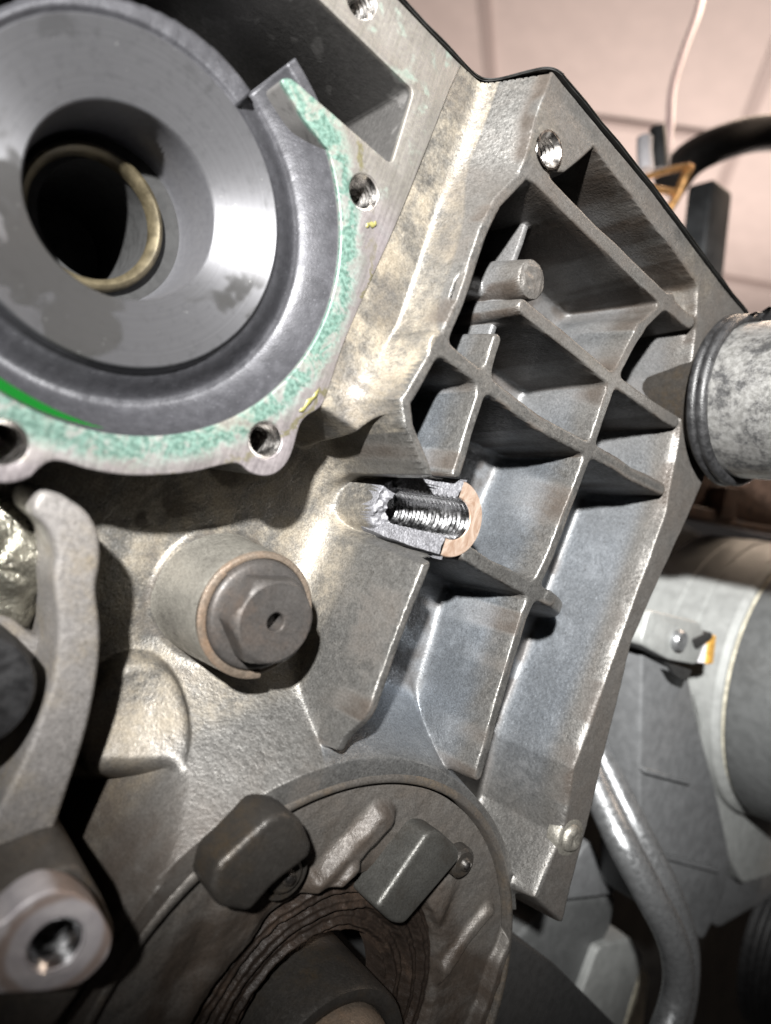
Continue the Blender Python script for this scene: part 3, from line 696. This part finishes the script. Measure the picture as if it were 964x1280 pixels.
hexv, hexf = [], []
R6 = 10.1; ns = 96; rot = math.radians(14)
def hexr(t):
    tt_ = (t - rot) % (math.pi / 3) - math.pi / 6
    return min(R6 * math.cos(math.pi / 6) / math.cos(tt_), R6 * 0.985)
tl = np.linspace(0, 2 * math.pi, ns, endpoint=False)
lev = []
for hz, fn in ((24.2, lambda t: hexr(t)), (28.6, lambda t: hexr(t)), (29.6, lambda t: min(hexr(t), 9.6)), (30.3, lambda t: min(hexr(t), 9.1)), (30.8, lambda t: min(hexr(t), 8.6)), (31.0, lambda t: 8.2), (31.0, lambda t: 5.0), (30.95, lambda t: 2.2), (30.6, lambda t: 1.95), (27, lambda t: 1.9), (26.5, lambda t: 0.01)):
    lev.append([(fn(t) * math.cos(t), fn(t) * math.sin(t), hz + 0.03 * math.sin(3 * t)) for t in tl])
obj('hex_head', grid_mesh('hex', np.transpose(np.array(lev), (1, 0, 2)), closed_u=True, sharp=24, flip=True), M['steel_rust'], plug, (PG[0], PG[1], 0))

# ================================================================== CRANK SEAL HOUSING
crank = thing('crank_seal_housing', 'oily round crankshaft seal housing at the bottom of the timing cover', 'seal housing', (KC[0], KC[1], 25))
tq = np.linspace(0, 360, 620, endpoint=False); rq = np.concatenate([np.arange(21.5, 60.6, 0.3), [60.7, 60.75, 60.8]])
TQ, RQ = np.meshgrid(np.radians(tq), rq, indexing='ij'); XQ = KC[0] + RQ * np.cos(TQ); ZQ = KC[1] + RQ * np.sin(TQ)
XQw = XQ + 0.5 * vnoise(XQ, ZQ, 5, 81); ZQw = ZQ + 0.5 * vnoise(XQ, ZQ, 5, 82)
hq = 28.9 - 1.2 * sstep(58, 42, RQ) - 0.5 * sstep(40.5, 38, RQ)
def soft(px, hh_, wid, amp, fall):
    d = d_chain(XQw, ZQw, AA(px, hh_)); return amp * sstep(wid + fall, wid, d)
hq += soft([(478, 1028), (440, 1070), (408, 1108)], 30, 1.5, 3.4, 4.5)
hq += soft([(436, 1082), (392, 1140), (345, 1210), (290, 1290)], 29, 0.5, 1.6, 2.2)
hq += soft([(300, 1140), (290, 1200), (255, 1260)], 29, 3, 1.8, 6)
hq += soft([(640, 1152), (622, 1200), (605, 1250), (590, 1300)], 30, 1.0, 3.4, 1.6)
hq += soft([(612, 1140), (575, 1195), (540, 1250)], 30, 0.8, 1.8, 2.0)
hq += soft([(560, 1110), (545, 1150)], 29, 1.5, 1.4, 4)
rd = RQ + 0.55 * vnoise(XQ, ZQ, 6, 83) + 0.2 * vnoise(XQ, ZQ, 1.7, 84)
dirt_in = sstep(38.2, 37.2, rd)
steps = 25.6 + 0.8 * np.sin(rd * 1.35) + 0.5 * np.sin(rd * 2.9 + 1) - 1.2 * sstep(30, 24, rd)
hq = hq * (1 - dirt_in) + steps * dirt_in
hq += 0.14 * vnoise(XQ, ZQ, 2.6, 85) + 0.07 * vnoise(XQ, ZQ, 1.0, 86) + dirt_in * 0.16 * vnoise(XQ, ZQ, 1.4, 87)
hq = np.where(RQ > 60.65, 28 - 8 * (RQ - 60.65) / .15, hq)
hq = np.where(RQ < 21.9, 16, hq)
oq = np.clip(0.68 + 0.75 * sstep(-84, -108, ZQ + 0.35 * (XQ - KC[0]) * (XQ > KC[0]) + 5 * vnoise(XQ, ZQ, 9, 88)) * sstep(-44, -30, XQ) + 0.25 * sstep(50, 40, RQ), 0, 1)
oq = np.maximum(oq, dirt_in)
oq = np.maximum(oq, 0.95 * sstep(9, 4, d_chain(XQ, ZQ, AA([(478, 1028), (440, 1070), (408, 1108)], 30))))
def relief(name, sel, mat):
    me = grid_mesh(name, np.stack([XQ - KC[0], ZQ - KC[1], hq], -1)[:, sel], closed_u=True, flip=True)
    for k_, a_ in (('tan', 0.35 * (1 - oq)), ('oil', oq), ('shine', 0 * oq)):
        aa = me.attributes.new(k_, 'FLOAT', 'POINT'); aa.data.foreach_set('value', a_[:, sel].astype(np.float32).ravel())
    return obj(name, me, mat, crank, (KC[0], KC[1], 0))
kcut = int(np.searchsorted(rq, 37.0))
relief('housing_plate', slice(kcut - 1, None), M['cast']); relief('seal_ring', slice(0, kcut), M['dirt'])
obj('rim_lip', lathe([(61.0, 24), (61.15, 30.6), (61.6, 31.1), (62.6, 31.1), (63.4, 30.4)], 240, wob=0.06, seed=2, sharp=None), M['cast_dark'], cover, (KC[0], KC[1], 0))
def pad(px, hpix, h0, h1, mat, bev, name):
    L = rounded(AA(px, hpix), 1.6, 5)
    return obj(name, slab([L], h0, h1, bev, 4), mat, crank)
pad([(257, 1108), (265, 1074), (332, 1014), (352, 1010), (372, 1020), (384, 1052), (380, 1066), (336, 1100), (306, 1134), (268, 1128)], 37, 22, 39.5, M['oily'], 1.7, 'bolt_hood')
pad([(536, 1040), (552, 1040), (576, 1062), (576, 1076), (506, 1158), (492, 1156), (470, 1136)], 36, 22, 36, M['plate'], 1.5, 'bolt_hood')
def flange_bolt(px, py, h, r, cup=True):
    c = A(px, py, h)
    if cup: obj('bolt_pocket', lathe([(r * 1.5, h - 1.5), (r * 1.45, h - 0.6), (r * 1.2, h - 0.5), (r * 1.05, h - 3)], 40, wob=.05), M['oily'], crank, (c[0], c[1], 0))
    b = obj('bolt', lathe([(r * 1.06, h - 3.5), (r, h + 0.2), (r * .8, h + 0.9), (r * .45, h + 1.0), (r * .38, h + 1.7), (r * .22, h + 2.2), (0, h + 2.3)], 40, wob=.04), M['oily'], crank, (c[0], c[1], 0))
    obj('bolt_tip', lathe([(r * .34, h + 1.6), (r * .28, h + 2.3), (r * .12, h + 2.7), (0, h + 2.75)], 24), M['hole_steel'], b, (c[0], c[1], 0))
flange_bolt(357, 1094, 32.5, 4.0); flange_bolt(578, 1078, 31.5, 4.0, False)
nose = thing('crankshaft_nose', 'copper brown crankshaft end at the bottom edge inside the seal housing', 'crankshaft', (KC[0], KC[1], 20))
HC = (10.7, -131.6)
obj('shaft', lathe([(21.6, 5), (21.5, 34), (20.9, 35.2), (19.6, 35.5), (18.0, 35.2), (17.2, 34.2), (16.6, 33)], 110, wob=0.06, seed=8, sharp=50), M['oily'], nose, (HC[0], HC[1], 0))
obj('shaft_core', lathe([(16.8, 33.2), (15.8, 38.8), (15.0, 39.8), (12, 40), (0, 40)], 90, wob=0.05, seed=9, sharp=40), M['rim_rust'], nose, (HC[0], HC[1], 0))

# ================================================================== LEFT: ARM, BRACKET, PULLEY
arm_px = [(50, 612), (75, 616), (112, 640), (126, 668), (127, 705), (120, 735), (128, 790), (123, 850), (108, 920), (78, 1010), (52, 1090), (34, 1140),
          (-30, 1100), (-8, 1020), (28, 955), (50, 898), (67, 850), (75, 785), (66, 722), (71, 692), (62, 662), (36, 640)]
arm = thing('tensioner_arm', 'curved worn aluminium bracket arm below the pump flange', 'bracket', (*A(100, 850, 0), 0))
obj('arm_body', slab([rounded(AA(arm_px, 23), 4, 4)], -4, 23, 1.2, 3), M['cast_arm'], arm)
tab = obj('arm_tab', slab([rounded(AA([(-60, 880), (-30, 760), (20, 775), (40, 795), (66, 800), (60, 850), (40, 880), (0, 930)], 8), 3, 4)], -6, 8, 1.0, 2), M['cast_arm'], arm)
lump = thing('creased_metal_housing', 'creased bright metal lump left of the curved bracket arm', 'housing', (*A(10, 680, 0), 0))
lat = np.linspace(0, math.pi, 24); lon = np.linspace(0, 2 * math.pi, 48, endpoint=False)
LA, LO = np.meshgrid(lat, lon, indexing='ij')
rad = 13 + 2.2 * vnoise(LA * 10, LO * 10, 6, 71) + 1.2 * vnoise(LA * 10, LO * 10, 2.5, 72)
cL = A(-22, 700, 2)
P = np.stack([rad * np.sin(LA) * np.cos(LO) * 1.15, rad * np.sin(LA) * np.sin(LO), rad * np.cos(LA) * 0.6], -1)
obj('housing_shell', grid_mesh('lump', np.transpose(P, (1, 0, 2)), closed_u=True, flip=True), M['foil'], lump, (cL[0], cL[1], 2))
cp = A(-38, 868, 26)
pul = thing('idler_pulley', 'black idler pulley edge at the left border beside the bracket arm', 'pulley', (cp[0], cp[1], 10))
obj('pulley_rim', lathe([(0, 26), (8.5, 26), (9.8, 25.6), (10.4, 24.5), (10.4, 12), (9.6, 11), (0, 11)], 64, sharp=30), M['rubber'], pul, (cp[0], cp[1], 0))
hb = 46
cb = A(70, 1181, hb)
brk = thing('threaded_bracket', 'pale bracket ear with a rust ringed threaded hole in the lower left corner', 'bracket', (cb[0], cb[1], 20))
ear = rounded(AA([(-70, 1170), (0, 1158), (30, 1128), (62, 1112), (100, 1118), (128, 1142), (142, 1172), (136, 1198), (104, 1232), (60, 1241), (-70, 1246)], hb), 3, 5)
M['ear'] = None
k = N('pale_worn_face'); r_ = k.radius(); nn = k.noise(5, 5, 0.65, 0.5); ff = k.noise(1.0, 4)
c_ = k.mix(k.ramp(nn, 0.3, 0.7), (0.36, 0.335, 0.35), (0.52, 0.49, 0.50))
rr_ = k.math('ADD', r_, k.math('MULTIPLY', nn, 0.0022))
rust = k.math('MULTIPLY', k.ramp(rr_, 0.0078, 0.0086), k.ramp(rr_, 0.0094, 0.0104, 1, 0))
c_ = k.mix(k.math('MULTIPLY', rust, 0.6), c_, (0.20, 0.12, 0.07))
k.set(Base_Color=c_, Metallic=0.3, Roughness=0.5, Normal=k.bump(ff, 0.06)); M['ear'] = k.m
obj('ear_plate', slab([ear, arc(cb, 4.0, 0, 360, 41)[:-1]], hb - 7, hb, 0.5, 3, org=cb), M['ear'], brk, (cb[0], cb[1], 0))
obj('ear_rib', slab([rounded(AA([(-40, 1130), (30, 1108), (95, 1078), (128, 1120), (150, 1175), (60, 1300), (-60, 1300)], hb - 8), 3, 4)], -10, hb - 8.5, 1.0, 2), M['cast_dark'], brk)
obj('threaded_hole', lathe(thread_prof(3.95, hb, 7.0, 1.5, 0.5, 0.4)[:-1] + [(2.6, hb - 9.5), (0, hb - 10)], 48, sharp=25), M['thread'], brk, (cb[0], cb[1], 0))

# ================================================================== RIGHT: PIPE, ALTERNATOR, TUBES
hp = 43
pc = A(922, 502, hp)
pipe = thing('coolant_pipe', 'mottled silver coolant pipe with a torn black rubber seal at the right edge', 'pipe', (pc[0], pc[1], hp))
RP = 24.2
obj('pipe_wall', lathe([(RP, hp - 2), (RP, hp + 20), (RP, hp + 46), (RP + .6, hp + 50), (RP - 0.4, hp + 51), (RP - 2, hp + 50), (RP - 2, hp)], 140, wob=0.03, sharp=40), M['pipe'], pipe, (pc[0], pc[1], 0))
obj('port', lathe([(RP - 1, hp - 30), (RP - 1, hp + 1), (0, hp + 1)], 80), M['oily'], pipe, (pc[0], pc[1], 0))
obj('rubber_seal', lathe([(RP - 1, hp - 2), (RP + 2.0, hp - 2.2), (RP + 2.9, hp - 1.2), (RP + 2.6, hp + 0.2), (RP + 2.1, hp + 0.6), (RP + 2.5, hp + 1.2), (RP + 2.6, hp + 2.6), (RP + 1.6, hp + 3.6), (RP + 0.6, hp + 3.8), (RP, hp + 3.4)], 160, wob=0.25, seed=17, sharp=None), M['rubber'], pipe, (pc[0], pc[1], 0))
for k_, (a0, a1, dr) in enumerate(((78, 104, 4.6), (112, 120, 2.2), (60, 70, 2.4))):
    obj('torn_flap', lathe([(RP + 1, hp + 1), (RP + 1 + dr * .6, hp + 2.5), (RP + 1 + dr, hp + 5.5), (RP + .6 + dr, hp + 6.4), (RP + dr * .5, hp + 5), (RP + .2, hp + 4)], 14, a0=a0, a1=a1, wob=.4, seed=20 + k_, sharp=None), M['rubber'], pipe, (pc[0], pc[1], 0))

ha = 0
ac = A(968, 848, ha)
Ra = 182 * 335 / F_PX
alt = thing('alternator', 'pale grey alternator body with a dark round end cap beside the timing cover', 'alternator', (ac[0], ac[1], 0))
obj('stator_housing', lathe([(Ra - 8, -45), (Ra, -42), (Ra, -24), (Ra - .8, -23.4), (Ra - .8, -22), (Ra + .4, -21.4), (Ra + .4, -12), (Ra - .5, -11.4), (Ra - .5, -10), (Ra + .4, -9.4), (Ra + .2, 4), (Ra - 2, 6.5), (Ra - 4, 7)], 160, sharp=25), M['alt_light'], alt, (ac[0], ac[1], 0))
obj('gap_ring', lathe([(Ra - 3.4, 4), (Ra - 3.4, 9.5)], 120), M['cream'], alt, (ac[0], ac[1], 0))
obj('end_cap', lathe([(Ra - 4.5, 8.8), (Ra - 2.0, 9.0), (Ra - 1.5, 11), (Ra - 2.5, 40), (Ra - 8, 52), (20, 56), (0, 56)], 140, sharp=40), M['alt_dark'], alt, (ac[0], ac[1], 0))
def aslab(name, px, hpix, h0, h1, mat, parent, bev=1.2, rnd=3, holes=()):
    L = [rounded(AA(px, hpix), rnd, 4)] + [rounded(AA(hh_, hpix), 2, 4) for hh_ in holes]
    return obj(name, slab(L, h0, h1, bev, 2), mat, parent)
aslab('mounting_lug', [(801, 806), (812, 762), (876, 778), (884, 800), (872, 832), (838, 826)], 14, -20, 14, M['alt_light'], alt)
aslab('insulator', [(870, 800), (886, 795), (884, 830), (868, 828)], 12, 0, 12, M['white'], alt, .5, 1)
aslab('insulator', [(888, 796), (896, 794), (892, 830), (884, 831)], 13, 0, 13, M['ochre'], alt, .4, 1)
aslab('support_leg', [(803, 812), (835, 825), (860, 838), (872, 900), (895, 985), (915, 1080), (903, 1128), (880, 1176), (800, 1130), (800, 960)], 6, -14, 6, M['grey'], alt, 1.5)
aslab('support_leg', [(866, 862), (880, 905), (905, 975), (980, 1020), (980, 1090), (930, 1105), (905, 1060), (878, 960)], 0, -16, 0, M['alt_light'], alt, 1.2)
aslab('cross_bar', [(905, 930), (985, 960), (985, 985), (902, 950)], 4, -10, 4, M['alt_light'], alt, 1.0, 1)
aslab('lower_casting', [(860, 1090), (935, 1070), (985, 1040), (985, 1110), (900, 1160), (880, 1150)], -8, -30, -8, M['grey'], alt, 1.5)

aslab('slot', [(836, 829), (866, 838), (860, 852), (846, 846)], 15.2, 13, 15.0, M['black'], alt, .2, 1)
aslab('slot', [(868, 800), (890, 790), (892, 797), (872, 812)], 15.2, 11, 15.1, M['black'], alt, .2, 1)
for px_, py_ in ((846, 800),):
    c_ = A(px_, py_, 14); obj('bolt', lathe([(4.4, 5), (4.3, 15.6), (3.6, 16.6), (0, 16.8)], 32, sharp=30), M['tube'], alt, (c_[0], c_[1], 0))
aslab('rib', [(806, 960), (862, 975), (863, 982), (806, 967)], 8, 0, 8.5, M['grey'], alt, .6, 1)
aslab('rib', [(806, 1060), (900, 1085), (899, 1092), (806, 1068)], 8, 0, 8.5, M['grey'], alt, .6, 1)
mani = thing('rusty_manifold', 'rusty brown iron casting in the gap between coolant pipe and alternator', 'manifold', (*A(920, 640, -30), -30))
aslab('casting', [(840, 585), (1000, 600), (1000, 668), (930, 650), (860, 640)], -35, -60, -35, M['brown'], mani)
aslab('ledge', [(862, 630), (905, 640), (925, 652), (1000, 664), (1000, 676), (900, 655), (862, 645)], -28, -45, -28, M['brown'], mani, .8, 1.5)
aslab('rib', [(908, 608), (925, 610), (920, 650), (902, 646)], -26, -45, -26, M['brown'], mani, .8, 1.5)

tb = thing('dipstick_tube', 'bent bright metal tube running down behind the ribbed cover', 'tube', (*A(800, 1080, -12), -12))
def at_h(pts, h_): return [(*A(a_, b_, h_), h_) for a_, b_ in pts]
obj('tube_run', tube([(*A(a_, b_, c_), c_) for a_, b_, c_ in [(728, 945, -4), (752, 1000, 8), (780, 1058, 20), (812, 1118, 28), (838, 1168, 32), (848, 1210, 33), (845, 1250, 33), (825, 1310, 33)]], 5.7, 24, 1.0, 8), M['tube'], tb)
obj('tube_run', tube([(*A(a_, b_, c_), c_) for a_, b_, c_ in [(742, 925, -8), (770, 985, 3), (800, 1045, 14), (830, 1105, 22), (852, 1162, 26), (858, 1205, 27), (852, 1260, 27), (832, 1320, 27)]], 5.2, 24, 1.0, 8), M['tube'], tb)
rp_ = A(1040, 1205, 10)
rol = thing('drive_pulley', 'large matt black drive pulley cut by the lower right corner', 'pulley', (rp_[0], rp_[1], 0))
rrp = 150 * 330 / F_PX
pp = [(rrp - 6, -22), (rrp, -20)]
for y in np.arange(-18, 26, 4): pp += [(rrp, y), (rrp - .35, y + 1.4), (rrp - .35, y + 2.6), (rrp, y + 4)]
obj('pulley_rim', lathe(pp + [(rrp - 4, 30), (20, 26), (0, 26)], 140, sharp=40), M['rubber'], rol, (rp_[0], rp_[1], 0))

def single(name, px, hpix, h0, h1, mat, label, cat, bev=1.0, rnd=3):
    o = aslab(name, px, hpix, h0, h1, mat, None, bev, rnd); return tag(o, label, cat)
single('grey_bracket', [(690, 1115), (738, 1050), (768, 1105), (770, 1118), (690, 1128)], -14, -40, -14, M['grey'], 'small grey bracket just under the lower end of the outer rail', 'bracket')
single('sump_casting', [(640, 1180), (695, 1124), (772, 1118), (765, 1160), (735, 1215), (760, 1300), (640, 1300)], -22, -60, -22, M['alt_dark'], 'dark grey sump casting below the ribbed cover', 'casting', 3)
single('pale_strut', [(748, 1185), (790, 1172), (806, 1195), (775, 1300), (715, 1300), (728, 1240)], -18, -40, -18, M['alt_light'], 'worn pale strut standing behind the bent tube', 'strut')
single('cream_strip', [(800, 1205), (812, 1222), (800, 1310), (775, 1310)], -20, -30, -20, M['cream'], 'narrow cream strip between the pale strut and the bent tube', 'strip', .5, 1)
single('grey_cover_plate', [(740, 905), (775, 880), (800, 930), (800, 1060), (770, 1000)], -30, -50, -30, M['grey'], 'plain grey plate behind the top of the bent tube', 'plate')
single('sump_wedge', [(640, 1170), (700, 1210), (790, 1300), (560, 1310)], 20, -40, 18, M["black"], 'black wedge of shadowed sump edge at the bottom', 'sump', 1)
blk = tag(obj('engine_block', box(-160, 78, -260, 100, -110, -46, 2), M['cast_dark']), 'dark engine block carrying the timing cover', 'engine block')
bay = tag(obj('engine_bay_wall', box(40, 900, -620, 118, -190, -170, 2), M['bay']), 'black engine bay wall behind alternator and pipe', 'bay wall')

# ================================================================== TOP RIGHT: HOSE, WIRE, CLAMP
def world_tube(name, pts, r, mat, seg=16, flat=1.0, parent=None):
    return obj(name, tube([tuple(at_depth(a_, b_, d_)) for a_, b_, d_ in pts], r, seg, flat, 8), mat, parent)
tag(world_tube('rubber_hose', [(836, 232, 430), (862, 200, 430), (905, 178, 430), (960, 166, 435), (1060, 170, 440), (1160, 240, 440)], 10.3, M['rubber'], 20), 'thick black rubber hose curving in front of the ceiling', 'hose')
tag(world_tube('white_wire', [(832, 215, 420), (837, 165, 420), (841, 110, 420), (858, 55, 420), (874, 10, 420), (886, -60, 420), (880, -200, 420)], 2.3, M['wire'], 10), 'thin pale wire hanging down from above beside the hose', 'wire')
tag(world_tube('wire_clamp', [(806, 222, 400), (832, 214, 400), (860, 209, 400), (856, 222, 400), (846, 246, 402), (832, 268, 404)], 2.6, M['orange'], 10, 0.7), 'bent orange yellow clamp strip behind the deck edge', 'clamp')
tag(world_tube('clamp_bolt', [(800, 226, 396), (818, 236, 398), (842, 240, 402)], 2.0, M['orange'], 10), 'short orange clamp bolt under the bent clamp strip', 'bolt')
tag(world_tube('black_connector', [(822, 160, 410), (824, 178, 410), (826, 212, 410)], 4.6, M['dkgrey'], 12), 'small black plug connector standing beside the wire', 'connector')
tag(world_tube('white_connector', [(806, 172, 406), (806, 190, 406), (808, 212, 406)], 4.4, M['white'], 12), 'small white plug connector beside the black one', 'connector')
bxp = np.array([at_depth(882, 290, 450)])
o_ = obj('relay_box', slab([rounded([(-13, -30), (13, -30), (13, 26), (-12, 28)], 4, 5)], -8, 8, 1.5, 2), M['dkgrey'], None, mat4=Matrix.Translation(W(*bxp[0])) @ RX @ Matrix.Rotation(math.radians(18), 4, 'Z'))
tag(o_, 'dark grey box with rounded corners under the black hose', 'box')

# ================================================================== CEILING
ceil = bpy.data.objects.new('ceiling', None); col.objects.link(ceil); ceil.location = (0.8, 0.8, 1.25); tag(ceil, kind='structure'); _world['ceiling'] = Matrix.Translation(ceil.location)
ca = math.radians(38)
tile_me = None
def cbox(x0, x1, y0, y1, z0, z1):
    bm = bmesh.new(); bmesh.ops.create_cube(bm, size=1)
    for v in bm.verts: v.co = ((x0 + x1) / 2 + v.co.x * (x1 - x0), (y0 + y1) / 2 + v.co.y * (y1 - y0), (z0 + z1) / 2 + v.co.z * (z1 - z0))
    me = bpy.data.meshes.new('tile'); bm.to_mesh(me); bm.free(); return me
TS = 0.6
tile_me = cbox(-TS / 2 + .012, TS / 2 - .012, -TS / 2 + .012, TS / 2 - .012, 0, 0.015); tile_me.materials.append(M['tile'])
for i in range(-4, 5):
    for j in range(-4, 5):
        m = Matrix.Translation((0.8, 0.8, 1.25)) @ Matrix.Rotation(ca, 4, 'Z') @ Matrix.Translation((i * TS, j * TS, 0.004))
        obj('ceiling_tile', tile_me, None, ceil, mat4=m)
bar_me = cbox(-9 * TS / 2, 9 * TS / 2, -.012, .012, -0.006, 0.01); bar_me.materials.append(M['tbar'])
for i in range(-4, 6):
    for s_ in (0, 1):
        m = Matrix.Translation((0.8, 0.8, 1.25 - 0.001 * s_)) @ Matrix.Rotation(ca + s_ * math.pi / 2, 4, 'Z') @ Matrix.Translation((0, (i - .5) * TS, 0))
        obj('ceiling_bar', bar_me, None, ceil, mat4=m)
